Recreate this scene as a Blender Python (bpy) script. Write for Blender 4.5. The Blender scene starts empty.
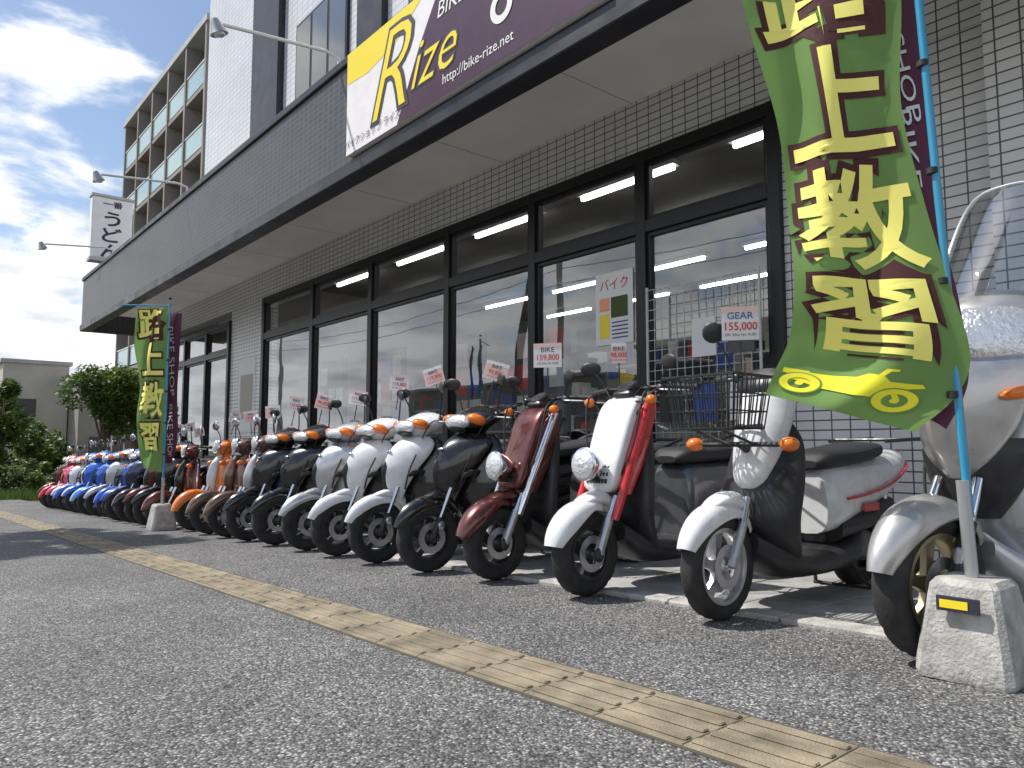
import bpy, bmesh, math, random
from mathutils import Vector, Matrix
random.seed(7)
sc=bpy.context.scene
sc.view_settings.view_transform='Standard'
try: sc.view_settings.look='None'
except: pass
sc.view_settings.exposure=0
def gz(y): 
    y=max(-40,min(60,y)); return -0.03*y
# ---------------- materials ----------------
MATS={}
def nt(m): return m.node_tree.nodes,m.node_tree.links
def mat(name,col,rough=.5,metal=0,coat=0,var=.0,vs=8,bump=0,bs=60,spec=.5,em=0,rvar=0,bd=.01):
    m=bpy.data.materials.new(name); m.use_nodes=True; N,L=nt(m); p=N['Principled BSDF']
    c=(*col,1)
    p.inputs['Base Color'].default_value=c; p.inputs['Roughness'].default_value=rough
    p.inputs['Metallic'].default_value=metal; p.inputs['Coat Weight'].default_value=coat
    p.inputs['Coat Roughness'].default_value=.05
    p.inputs['Specular IOR Level'].default_value=spec
    if em: p.inputs['Emission Color'].default_value=c; p.inputs['Emission Strength'].default_value=em
    g=N.new('ShaderNodeNewGeometry')
    if var or rvar:
        n=N.new('ShaderNodeTexNoise'); n.inputs['Scale'].default_value=vs; n.inputs['Detail'].default_value=6
        L.new(g.outputs['Position'],n.inputs['Vector'])
        if var:
            mx=N.new('ShaderNodeMix'); mx.data_type='RGBA'
            mx.inputs[6].default_value=tuple(max(0,x*(1-var)) for x in col)+(1,)
            mx.inputs[7].default_value=tuple(min(1,x*(1+var)) for x in col)+(1,)
            mr=N.new('ShaderNodeMapRange'); mr.inputs[1].default_value=.3; mr.inputs[2].default_value=.7
            L.new(n.outputs['Fac'],mr.inputs[0]); L.new(mr.outputs[0],mx.inputs[0]); L.new(mx.outputs[2],p.inputs['Base Color'])
        if rvar:
            mr=N.new('ShaderNodeMapRange'); mr.inputs[1].default_value=.3; mr.inputs[2].default_value=.7
            mr.inputs[3].default_value=max(0,rough-rvar); mr.inputs[4].default_value=rough+rvar
            L.new(n.outputs['Fac'],mr.inputs[0]); L.new(mr.outputs[0],p.inputs['Roughness'])
    if bump:
        n=N.new('ShaderNodeTexNoise'); n.inputs['Scale'].default_value=bs; n.inputs['Detail'].default_value=4
        L.new(g.outputs['Position'],n.inputs['Vector'])
        b=N.new('ShaderNodeBump'); b.inputs['Strength'].default_value=bump; b.inputs['Distance'].default_value=bd
        L.new(n.outputs['Fac'],b.inputs['Height']); L.new(b.outputs[0],p.inputs['Normal'])
    MATS[name]=m; return m
def paint(name,col,metal=.0,rough=.3):
    return mat(name,col,rough,metal,.85,var=.08,vs=14,rvar=.08)
def tilemat(name,c1,c2,gr,w=.1,h=.05,mort=.006,rough=.35,bump=.4):
    m=bpy.data.materials.new(name); m.use_nodes=True; N,L=nt(m); p=N['Principled BSDF']
    g=N.new('ShaderNodeNewGeometry'); s=N.new('ShaderNodeSeparateXYZ'); L.new(g.outputs['Position'],s.inputs[0])
    add=N.new('ShaderNodeMath'); add.operation='ADD'; L.new(s.outputs[0],add.inputs[0]); L.new(s.outputs[1],add.inputs[1])
    c=N.new('ShaderNodeCombineXYZ'); L.new(add.outputs[0],c.inputs[0]); L.new(s.outputs[2],c.inputs[1])
    b=N.new('ShaderNodeTexBrick'); b.offset=0; b.inputs['Scale'].default_value=1
    b.inputs['Color1'].default_value=(*c1,1); b.inputs['Color2'].default_value=(*c2,1); b.inputs['Mortar'].default_value=(*gr,1)
    b.inputs['Mortar Size'].default_value=mort; b.inputs['Brick Width'].default_value=w; b.inputs['Row Height'].default_value=h
    b.inputs['Mortar Smooth'].default_value=.1
    L.new(c.outputs[0],b.inputs['Vector'])
    n=N.new('ShaderNodeTexNoise'); n.inputs['Scale'].default_value=1.3; n.inputs['Detail'].default_value=6; L.new(g.outputs['Position'],n.inputs['Vector'])
    mr=N.new('ShaderNodeMapRange'); mr.inputs[3].default_value=.78; mr.inputs[4].default_value=1.12; L.new(n.outputs['Fac'],mr.inputs[0])
    mx=N.new('ShaderNodeMix'); mx.data_type='RGBA'; mx.blend_type='MULTIPLY'; mx.inputs[0].default_value=1
    L.new(b.outputs['Color'],mx.inputs[6]); L.new(mr.outputs[0],mx.inputs[7]); L.new(mx.outputs[2],p.inputs['Base Color'])
    p.inputs['Roughness'].default_value=rough
    bp=N.new('ShaderNodeBump'); bp.inputs['Strength'].default_value=bump; bp.inputs['Distance'].default_value=.004; bp.invert=True
    L.new(b.outputs['Fac'],bp.inputs['Height']); L.new(bp.outputs[0],p.inputs['Normal'])
    MATS[name]=m; return m
def asphalt(name,dark,mid,light,sc_=120):
    m=bpy.data.materials.new(name); m.use_nodes=True; N,L=nt(m); p=N['Principled BSDF']
    g=N.new('ShaderNodeNewGeometry')
    v=N.new('ShaderNodeTexVoronoi'); v.inputs['Scale'].default_value=sc_; L.new(g.outputs['Position'],v.inputs['Vector'])
    sp=N.new('ShaderNodeSeparateColor'); L.new(v.outputs['Color'],sp.inputs[0])
    cr=N.new('ShaderNodeValToRGB'); e=cr.color_ramp.elements; e[0].color=(*dark,1); e[1].color=(*light,1); e[1].position=1
    x=cr.color_ramp.elements.new(.4); x.color=(*mid,1); x=cr.color_ramp.elements.new(.78); x.color=(*[a*1.4 for a in mid],1)
    L.new(sp.outputs[0],cr.inputs[0])
    n=N.new('ShaderNodeTexNoise'); n.inputs['Scale'].default_value=1.1; n.inputs['Detail'].default_value=8; n.inputs['Roughness'].default_value=.65; L.new(g.outputs['Position'],n.inputs['Vector'])
    mr=N.new('ShaderNodeMapRange'); mr.inputs[1].default_value=.3; mr.inputs[2].default_value=.7; mr.inputs[3].default_value=.72; mr.inputs[4].default_value=1.22; L.new(n.outputs['Fac'],mr.inputs[0])
    mx=N.new('ShaderNodeMix'); mx.data_type='RGBA'; mx.blend_type='MULTIPLY'; mx.inputs[0].default_value=1
    L.new(cr.outputs[0],mx.inputs[6]); L.new(mr.outputs[0],mx.inputs[7])
    ed=N.new('ShaderNodeMapRange'); ed.inputs[1].default_value=.3; ed.inputs[2].default_value=.8; ed.inputs[3].default_value=1; ed.inputs[4].default_value=.3
    L.new(v.outputs['Distance'],ed.inputs[0])
    mx2=N.new('ShaderNodeMix'); mx2.data_type='RGBA'; mx2.blend_type='MULTIPLY'; mx2.inputs[0].default_value=1
    L.new(mx.outputs[2],mx2.inputs[6]); L.new(ed.outputs[0],mx2.inputs[7]); L.new(mx2.outputs[2],p.inputs['Base Color'])
    p.inputs['Roughness'].default_value=.8
    n2=N.new('ShaderNodeTexNoise'); n2.inputs['Scale'].default_value=45; n2.inputs['Detail'].default_value=5; L.new(g.outputs['Position'],n2.inputs['Vector'])
    ad=N.new('ShaderNodeMath'); ad.operation='SUBTRACT'; L.new(n2.outputs['Fac'],ad.inputs[0]); L.new(v.outputs['Distance'],ad.inputs[1])
    b=N.new('ShaderNodeBump'); b.inputs['Strength'].default_value=.9; b.inputs['Distance'].default_value=.006
    L.new(ad.outputs[0],b.inputs['Height']); L.new(b.outputs[0],p.inputs['Normal'])
    MATS[name]=m; return m
def glassmat(name,tint=(.55,.6,.6),f0=.1,rough=0.0,wav=0):
    m=bpy.data.materials.new(name); m.use_nodes=True; N,L=nt(m); N.remove(N['Principled BSDF'])
    o=N['Material Output']; t=N.new('ShaderNodeBsdfTransparent'); t.inputs[0].default_value=(*tint,1)
    g=N.new('ShaderNodeBsdfGlossy'); g.inputs['Roughness'].default_value=rough; g.inputs[0].default_value=(.95,.97,1,1)
    lw=N.new('ShaderNodeLayerWeight'); lw.inputs[0].default_value=.5
    pw=N.new('ShaderNodeMath'); pw.operation='POWER'; L.new(lw.outputs['Facing'],pw.inputs[0]); pw.inputs[1].default_value=3.0
    mr=N.new('ShaderNodeMapRange'); L.new(pw.outputs[0],mr.inputs[0]); mr.inputs[3].default_value=f0; mr.inputs[4].default_value=.9
    mx=N.new('ShaderNodeMixShader'); L.new(mr.outputs[0],mx.inputs[0]); L.new(t.outputs[0],mx.inputs[1]); L.new(g.outputs[0],mx.inputs[2]); L.new(mx.outputs[0],o.inputs[0])
    if wav:
        ge=N.new('ShaderNodeNewGeometry'); n=N.new('ShaderNodeTexNoise'); n.inputs['Scale'].default_value=1.2; L.new(ge.outputs['Position'],n.inputs['Vector'])
        b=N.new('ShaderNodeBump'); b.inputs['Strength'].default_value=wav; b.inputs['Distance'].default_value=.02; L.new(n.outputs['Fac'],b.inputs['Height']); L.new(b.outputs[0],g.inputs['Normal'])
    MATS[name]=m; return m
def leafmat(name,c):
    m=bpy.data.materials.new(name); m.use_nodes=True; N,L=nt(m); p=N['Principled BSDF']; o=N['Material Output']
    g=N.new('ShaderNodeNewGeometry'); mx=N.new('ShaderNodeMix'); mx.data_type='RGBA'
    mx.inputs[6].default_value=(*[x*.55 for x in c],1); mx.inputs[7].default_value=(*[min(1,x*1.5) for x in c],1)
    L.new(g.outputs['Random Per Island'],mx.inputs[0]); L.new(mx.outputs[2],p.inputs['Base Color']); p.inputs['Roughness'].default_value=.5
    t=N.new('ShaderNodeBsdfTranslucent'); L.new(mx.outputs[2],t.inputs[0]); ms=N.new('ShaderNodeMixShader'); ms.inputs[0].default_value=.35
    L.new(p.outputs[0],ms.inputs[1]); L.new(t.outputs[0],ms.inputs[2]); L.new(ms.outputs[0],o.inputs[0]); MATS[name]=m; return m
mat('black_plastic',(.026,.026,.028),.42,var=.25,vs=20,rvar=.12)
mat('matte_black',(.03,.03,.03),.7)
mat('tyre',(.03,.029,.028),.8,var=.35,vs=18,bump=.2,bs=300)
mat('chrome',(.72,.73,.75),.16,1,rvar=.08,vs=20)
mat('alloy',(.55,.55,.56),.38,.85,var=.15,vs=25,rvar=.1)
mat('dark_rim',(.04,.04,.042),.35,.3)
mat('gold_rim',(.4,.34,.22),.38,.8)
mat('seat',(.022,.022,.024),.5,bump=.25,bs=500)
mat('amber',(.85,.2,.01),.12,0,.8)
mat('redlens',(.5,.01,.01),.12,0,1)
mat('lens',(.8,.82,.84),.12,.6,1,bump=.6,bs=55,bd=.02)
mat('mirror_face',(.75,.8,.85),.02,1)
mat('engine',(.16,.16,.165),.5,.7,var=.3,vs=40)
mat('paper_white',(.82,.82,.8),.7)
mat('paper_pink',(.82,.6,.55),.7)
mat('ink_red',(.65,.02,.02),.6)
mat('ink_dark',(.03,.03,.05),.6)
mat('ink_blue',(.02,.08,.4),.6)
COL={}
def P(k,c,metal=0,rough=.3): COL[k]=paint('paint_'+k,c,metal,rough)
P('white',(.76,.77,.78)); P('black',(.014,.014,.016),.2,.25); P('silver',(.5,.51,.53),.6,.34); P('darksilver',(.16,.165,.175),.6,.34)
P('greybeige',(.5,.49,.48),.6,.34)
P('red',(.58,.012,.015)); P('maroon',(.12,.03,.024),.55); P('orange',(.8,.2,.02)); P('brown',(.15,.085,.06),.5); P('blue',(.02,.12,.6),.2)
P('lightblue',(.25,.5,.75)); P('purple',(.08,.02,.08),.3); P('pink',(.75,.12,.25)); P('navy',(.015,.02,.07),.3)
tilemat('tile_light',(.76,.76,.75),(.7,.7,.695),(.09,.09,.09),.13,.068,.005)
tilemat('tile_upper',(.72,.74,.77),(.68,.7,.73),(.42,.43,.45),.2,.1,.007)
tilemat('tile_dark',(.055,.058,.068),(.04,.042,.05),(.11,.11,.115),.12,.06,.005,.4)
asphalt('asphalt',(.055,.055,.055),(.175,.173,.17),(.55,.54,.52))
asphalt('road_asphalt',(.03,.03,.03),(.07,.07,.07),(.2,.2,.19))
mat('concrete',(.42,.41,.38),.85,var=.3,vs=14,bump=.6,bs=90)
mat('paver',(.35,.35,.34),.85,var=.25,vs=6,bump=.35,bs=120)
mat('tactile',(.25,.21,.145),.8,var=.4,vs=7,bump=.5,bs=150)
mat('tactile_joint',(.08,.07,.05),.9)
mat('soffit',(.86,.84,.79),.75,var=.08,vs=1.2)
mat('joint',(.3,.3,.3),.8)
mat('dark_metal',(.03,.032,.04),.4,.3,var=.2,vs=4,rvar=.1)
mat('frame_black',(.013,.013,.014),.4,.2)
mat('wall_grey',(.42,.42,.42),.8,var=.12,vs=1)
mat('wall_beige',(.5,.46,.4),.85,var=.12,vs=.6)
mat('apt_wall',(.27,.245,.225),.85,var=.12,vs=.6)
mat('wall_dark',(.1,.1,.105),.7,var=.15,vs=1)
mat('interior_wall',(.3,.28,.26),.9,var=.15,vs=1)
mat('interior_floor',(.16,.15,.14),.5)
mat('tube_light',(1,.98,.94),.5,em=10)
mat('pole_blue',(.03,.3,.5),.35,0,.5)
mat('pole_grey',(.45,.46,.46),.4,.6)
mat('white_metal',(.75,.76,.77),.4,.2)
mat('sign_yellow',(.95,.74,.03),.45)
mat('sign_white',(.87,.84,.84),.4,var=.05)
mat('sign_purple',(.07,.03,.055),.3,var=.1)
mat('soil',(.12,.1,.06),.95,var=.3,vs=3)
mat('grassland',(.07,.1,.035),.95,var=.4,vs=.8)
mat('bark',(.13,.1,.07),.9,var=.3,vs=12,bump=.6,bs=40)
mat('road_white',(.7,.7,.68),.7,var=.15,vs=5)
mat('balcony_glass',(.35,.5,.52),.12,.2,var=.1)
mat('window_dark',(.03,.04,.045),.05,0,1)
leafmat('leaf_a',(.07,.13,.025)); leafmat('leaf_b',(.11,.17,.03)); leafmat('leaf_c',(.04,.085,.02))
glassmat('shop_glass',(.75,.79,.79),.16,0,.06)
glassmat('clear_screen',(.88,.9,.9),.1)
def cloth(name,c,tf=.45):
    m=mat(name,c,.8,var=.05); N,L=nt(m); p=N['Principled BSDF']; o=N['Material Output']
    t=N.new('ShaderNodeBsdfTranslucent'); t.inputs[0].default_value=(*c,1); ms=N.new('ShaderNodeMixShader'); ms.inputs[0].default_value=tf
    L.new(p.outputs[0],ms.inputs[1]); L.new(t.outputs[0],ms.inputs[2]); L.new(ms.outputs[0],o.inputs[0]); return m
cloth('cloth_green',(.26,.45,.13)); cloth('cloth_purple',(.16,.05,.1)); mat('ink_cream',(1,.92,.22),.8); mat('ink_brown',(.07,.015,.015),.8); mat('ink_yellow',(.95,.88,.04),.8); mat('ink_white',(.85,.82,.85),.8)
# ---------------- geometry builder ----------------
def cr(keys,n):
    if len(keys)<3 or n<=1: return keys
    out=[]; K=len(keys)
    for i in range(K-1):
        p0=keys[max(0,i-1)];p1=keys[i];p2=keys[i+1];p3=keys[min(K-1,i+2)]
        for j in range(n):
            t=j/n
            out.append(tuple(.5*((2*b)+(-a+c)*t+(2*a-5*b+4*c-d)*t*t+(-a+3*b-3*c+d)*t**3) for a,b,c,d in zip(p0,p1,p2,p3)))
    out.append(tuple(keys[-1])); return out
def sup(n,seg):
    r=[]
    for i in range(seg):
        a=2*math.pi*i/seg; c,s=math.cos(a),math.sin(a)
        r.append((math.copysign(abs(c)**(2/n),c),math.copysign(abs(s)**(2/n),s)))
    return r
class B:
    def __init__(s): s.v=[];s.f=[];s.m=[]
    def add(s,vs,fs,m):
        o=len(s.v)
        s.v+= [tuple(v) for v in vs]; s.f+=[tuple(i+o for i in f) for f in fs]; s.m+=[m]*len(fs)
    def rings(s,R,m,caps=True,closed=True,loop=False):
        n=len(R[0]); vs=[p for r in R for p in r]; fs=[]
        K=len(R)
        for i in range(K if loop else K-1):
            i2=(i+1)%K
            for j in range(n if closed else n-1):
                j2=(j+1)%n; fs.append((i*n+j,i*n+j2,i2*n+j2,i2*n+j))
        if caps and closed and not loop:
            fs.append(tuple(range(n))[::-1]); fs.append(tuple((K-1)*n+j for j in range(n)))
        s.add(vs,fs,m)
    def loftX(s,keys,m,n=4,seg=20,y0=0,top=0):
        R=[]
        for k in cr(keys,n):
            x,zc,hw,hh,e=k
            R.append([(x,y0+hw*c*(1-top*max(0,q)),zc+hh*q) for c,q in sup(max(1.2,e),seg)])
        s.rings(R,m)
    def loftZ(s,keys,m,n=4,seg=24,y0=0,peak=0):
        R=[]
        for k in cr(keys,n):
            z,xc,hw,hd,sw,e=k
            R.append([(xc+hd*q+sw*(abs(c)**(2-peak)),y0+hw*c,z) for c,q in sup(max(1.2,e),seg)])
        s.rings(R,m)
    def tube(s,pts,r,m,seg=8,n=1,caps=True):
        if n>1: pts=cr([tuple(p) for p in pts],n)
        pts=[Vector(p) for p in pts]; K=len(pts); R=[]
        rr=r if isinstance(r,(list,tuple)) else [r]*K
        if len(rr)!=K: rr=[rr[0]+(rr[-1]-rr[0])*i/(K-1) for i in range(K)]
        up=None
        for i in range(K):
            d=(pts[min(i+1,K-1)]-pts[max(i-1,0)]).normalized()
            if up is None:
                up=Vector((0,0,1)) if abs(d.z)<.9 else Vector((1,0,0))
            a=d.cross(up).normalized(); b=a.cross(d).normalized(); up=b
            R.append([pts[i]+a*rr[i]*math.cos(2*math.pi*j/seg)+b*rr[i]*math.sin(2*math.pi*j/seg) for j in range(seg)])
        s.rings(R,m,caps)
    def lathe(s,c,ax,prof,m,seg=32,loop=False):
        c=Vector(c); ax=Vector(ax).normalized(); u=ax.orthogonal().normalized(); w=ax.cross(u)
        R=[[c+ax*h+(u*math.cos(2*math.pi*j/seg)+w*math.sin(2*math.pi*j/seg))*max(r,.0004) for j in range(seg)] for r,h in prof]
        s.rings(R,m,caps=not loop,loop=loop)
    def ell(s,c,r,m,rot=0,seg=16,nr=10,rz=0):
        M=Matrix.Translation(c)@Matrix.Rotation(rz,4,'Z')@Matrix.Rotation(rot,4,'Y')
        R=[]
        for i in range(nr+1):
            a=-math.pi/2+math.pi*i/nr; cc=max(math.cos(a),.01)
            R.append([M@Vector((r[0]*cc*math.cos(2*math.pi*j/seg),r[1]*cc*math.sin(2*math.pi*j/seg),r[2]*math.sin(a))) for j in range(seg)])
        s.rings(R,m)
    def box(s,x0,x1,y0,y1,z0,z1,m,bev=0,slope=False,M=None):
        b=min(bev,(x1-x0)/2.01,(y1-y0)/2.01,(z1-z0)/2.01)
        def rc(z,i): return [(x0+i,y0+i,z),(x1-i,y0+i,z),(x1-i,y1-i,z),(x0+i,y1-i,z)]
        if b<=0: R=[rc(z0,0),rc(z1,0)]
        else:
            def r8(z,i): return [(x0+i+b,y0+i,z),(x1-i-b,y0+i,z),(x1-i,y0+i+b,z),(x1-i,y1-i-b,z),(x1-i-b,y1-i,z),(x0+i+b,y1-i,z),(x0+i,y1-i-b,z),(x0+i,y0+i+b,z)]
            R=[r8(z0,b*.7),r8(z0+b,0),r8(z1-b,0),r8(z1,b*.7)]
        if slope: R=[[(p[0],p[1],p[2]+gz(p[1])) for p in r] for r in R]
        if M is not None: R=[[M@Vector(p) for p in r] for r in R]
        s.rings(R,m)
    def poly(s,pts,m): s.add(pts,[tuple(range(len(pts)))],m)
    def obj(s,name,mm=None,parent=None,ang=38,smooth=True,recalc=True):
        keys=[]; 
        for k in s.m:
            if k not in keys: keys.append(k)
        me=bpy.data.meshes.new(name); me.from_pydata(s.v,[],s.f)
        ix={k:i for i,k in enumerate(keys)}
        me.polygons.foreach_set('material_index',[ix[k] for k in s.m])
        for k in keys:
            mm_=(mm or {}).get(k,k); me.materials.append(mm_ if not isinstance(mm_,str) else MATS[mm_])
        if recalc:
            bm=bmesh.new(); bm.from_mesh(me); bmesh.ops.recalc_face_normals(bm,faces=bm.faces); bm.to_mesh(me); bm.free()
        if smooth:
            me.polygons.foreach_set('use_smooth',[True]*len(me.polygons)); me.set_sharp_from_angle(angle=math.radians(ang))
        me.update(); ob=bpy.data.objects.new(name,me); sc.collection.objects.link(ob)
        if parent: ob.parent=parent
        return ob
def empty(name,loc=(0,0,0)):
    e=bpy.data.objects.new(name,None); e.location=loc; sc.collection.objects.link(e); return e
TC={}
def textgeo(t,off=0):
    if (t,off) in TC: return TC[(t,off)]
    cu=bpy.data.curves.new('t','FONT'); cu.body=t; cu.size=1; cu.align_x='CENTER'; cu.align_y='CENTER'; cu.offset=off; cu.resolution_u=3
    ob=bpy.data.objects.new('t',cu); sc.collection.objects.link(ob); dg=bpy.context.evaluated_depsgraph_get()
    me=bpy.data.meshes.new_from_object(ob.evaluated_get(dg)); vs=[tuple(v.co) for v in me.vertices]; fs=[tuple(p.vertices) for p in me.polygons]
    bpy.data.objects.remove(ob); bpy.data.meshes.remove(me); TC[(t,off)]=(vs,fs); return vs,fs
def addtext(b,t,size,o,xd,yd,m,off=0,sx=1,shear=0):
    vs,fs=textgeo(t,off); o=Vector(o);xd=Vector(xd);yd=Vector(yd)
    b.add([o+xd*(v[0]+shear*v[1])*size*sx+yd*v[1]*size for v in vs],fs,m)
def sub_geo(vs,fs,maxe=.12):
    bm=bmesh.new(); V=[bm.verts.new(v) for v in vs]
    for f in fs:
        try: bm.faces.new([V[i] for i in f])
        except: pass
    bmesh.ops.triangulate(bm,faces=bm.faces)
    for _ in range(3):
        es=[e for e in bm.edges if e.calc_length()>maxe]
        if not es: break
        bmesh.ops.subdivide_edges(bm,edges=es,cuts=1); bmesh.ops.triangulate(bm,faces=bm.faces)
    bm.verts.index_update(); r=([tuple(v.co) for v in bm.verts],[tuple(v.index for v in f.verts) for f in bm.faces]); bm.free(); return r
# ---------------- scooter parts ----------------
def wheel(b,x,R,tw,rim,ns=5,rimm='RIM',disc=True,spokew=.016):
    c=Vector((x,0,R)); seg=72; th=R-rim; rings=[]
    for i in range(seg):
        a=2*math.pi*i/seg; ring=[]
        for j in range(16):
            t=2*math.pi*j/16; cc,ss=math.cos(t),math.sin(t)
            rr=R-th/2+th/2*math.copysign(abs(cc)**.8,cc); yy=tw/2*math.copysign(abs(ss)**.75,ss)
            if cc>.3 and (i+int(abs(ss)*4)*(1 if ss>0 else -1))%5==0: rr-=.0055
            if j==0: rr-=.003
            ring.append((c.x+rr*math.cos(a),yy,c.z+rr*math.sin(a)))
        rings.append(ring)
    b.rings(rings,'tyre',loop=True)
    b.lathe(c,(0,1,0),[(rim+.012,-tw*.42),(rim+.012,tw*.42),(rim-.004,tw*.4),(rim-.014,tw*.2),(rim-.014,-tw*.2),(rim-.004,-tw*.4)],rimm,48,loop=True)
    b.lathe(c,(0,1,0),[(.0,-.045),(.022,-.045),(.04,-.03),(.04,.03),(.022,.045),(0,.045)],rimm,24)
    b.lathe(c,(0,1,0),[(.0,-.06),(.012,-.06),(.012,.06),(0,.06)],'chrome',12)
    for k in range(ns):
        a=2*math.pi*(k+.25)/ns; d=Vector((math.cos(a),0,math.sin(a))); p=Vector((-d.z,0,d.x))
        R_=[]
        for q,w in ((.03,spokew*1.5),(rim*.5,spokew*.9),(rim-.006,spokew*1.4)):
            o=c+d*q+p*(.012*math.sin(q/rim*3)); R_.append([o+p*w+Vector((0,-.012,0)),o-p*w+Vector((0,-.012,0)),o-p*w+Vector((0,.012,0)),o+p*w+Vector((0,.012,0))])
        b.rings(R_,rimm)
    if disc: b.lathe(c+Vector((0,-.05,0)),(0,1,0),[(.055,-.002),(.095,-.002),(.095,.002),(.055,.002)],'alloy',36,loop=True)
def fender(b,cx,cz,R,hw,a0,a1,m,drop=.055,n=26,ridge=.006,tip=.5):
    Rg=[]
    for i in range(n+1):
        t=i/n; a=math.radians(a0+(a1-a0)*t); w=hw*(1-tip*(1-t)**4-.4*t**6); outer=[];inner=[]
        for j in range(13):
            s=-1+2*j/12; y=w*math.sin(s*math.pi/2)
            r=R-drop*abs(s)**2.6*(.55+.45*math.sin(math.pi*min(1,t*1.3)))+ridge*(1-abs(s))**2
            outer.append((cx-r*math.cos(a),y,cz+r*math.sin(a))); r-=.008; inner.append((cx-r*math.cos(a),y*.94,cz+r*math.sin(a)))
        Rg.append(outer+inner[::-1])
    b.rings(Rg,m)
def mirrors(b,x,z,y,h=.2,round_=False,back='black_plastic'):
    for s in (-1,1):
        b.tube([(x,s*y,z),(x-.01,s*(y+.03),z+h*.45),(x-.03,s*(y+.07),z+h*.8)],.0055,'black_plastic',6,n=4)
        c=(x-.035,s*(y+.09),z+h); r=(.014,.064,.04) if not round_ else (.015,.055,.055)
        rz=s*.25 if s<0 else .5
        b.ell(c,r,back,rot=-.15,rz=rz)
        b.ell((c[0]+.006,c[1],c[2]),(.011,r[1]*.9,r[2]*.9),'mirror_face',rot=-.15,rz=rz)
def bars(b,x,z,w,sweep=.06):
    for s in (-1,1):
        b.tube([(x,0,z),(x,s*w*.45,z+.01),(x+sweep*.5,s*w*.7,z+.01)],.011,'black_plastic',8,n=3)
        b.tube([(x+sweep*.5,s*w*.62,z+.01),(x+sweep,s*w,z)],.017,'matte_black',10)
        b.lathe((x+sweep,s*w,z),(0,s,0),[(.0,-.002),(.02,0),(.02,.008),(.012,.014),(0,.014)],'matte_black',12)
        b.tube([(x+.0,s*w*.5,z-.005),(x-.035,s*w*.62,z-.012),(x+sweep-.05,s*w*.98,z-.02)],.006,'alloy',6,n=4)
        b.ell((x+.005,s*w*.52,z),(.03,.035,.028),'black_plastic')
def rear(b,xw,R,tw=.09,rim=.13):
    wheel(b,xw,R,tw,rim,5,'dark_rim',False)
    b.loftX([(xw-.33,.24,.03,.06,3),(xw-.2,.25,.055,.085,3),(xw-.05,.235,.045,.07,3),(xw+.08,.22,.04,.07,2.5),(xw+.13,.22,.02,.04,2)],'engine',y0=-.1)
    b.loftX([(xw-.45,.3,.05,.05,3),(xw-.3,.3,.09,.09,3),(xw-.15,.33,.08,.08,3)],'engine')
    b.tube([(xw-.3,.1,.22),(xw-.1,.14,.16),(xw+.0,.15,.2)],.014,'matte_black',8,n=3)
    b.tube([(xw-.02,.16,.22),(xw+.1,.165,.27),(xw+.34,.17,.34)],[.03,.05],'matte_black',14)
    b.tube([(xw+.02,-.14,.24),(xw+.1,-.13,.55)],.016,'chrome',10)
    for k in range(9):
        z=.3+k*.022; b.lathe((xw+.02+ (z-.24)*.26,-.14+.01*k*.3,z),(.25,0,1),[(.022,-.003),(.027,0),(.022,.003)],'matte_black',12)
    b.loftX([(xw+.0,.47,.05,.012,2.5),(xw+.2,.46,.06,.02,2.5),(xw+.33,.36,.06,.02,2.5),(xw+.38,.26,.055,.012,2.5)],'black_plastic')
    for s in (-1,1): b.tube([(xw-.28,s*.06,.22),(xw-.2,s*.13,.07),(xw-.14,s*.16,.02)],.01,'matte_black',6)
    b.tube([(xw-.16,-.16,.02),(xw-.16,.16,.02)],.01,'matte_black',6)
def cables(b,x,z,w):
    for s in (-1,1):
        b.tube([(x,s*w,z),(x-.1,s*w*1.1,z-.02),(x-.12,s*w*.6,z-.15),(x-.1,s*.04,z-.35)],.0045,'matte_black',5,n=5)
        b.tube([(x,s*w*.8,z),(x-.07,s*w*.7,z+.02),(x-.09,s*w*.3,z-.08),(x-.06,s*.02,z-.25)],.004,'matte_black',5,n=5)
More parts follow.
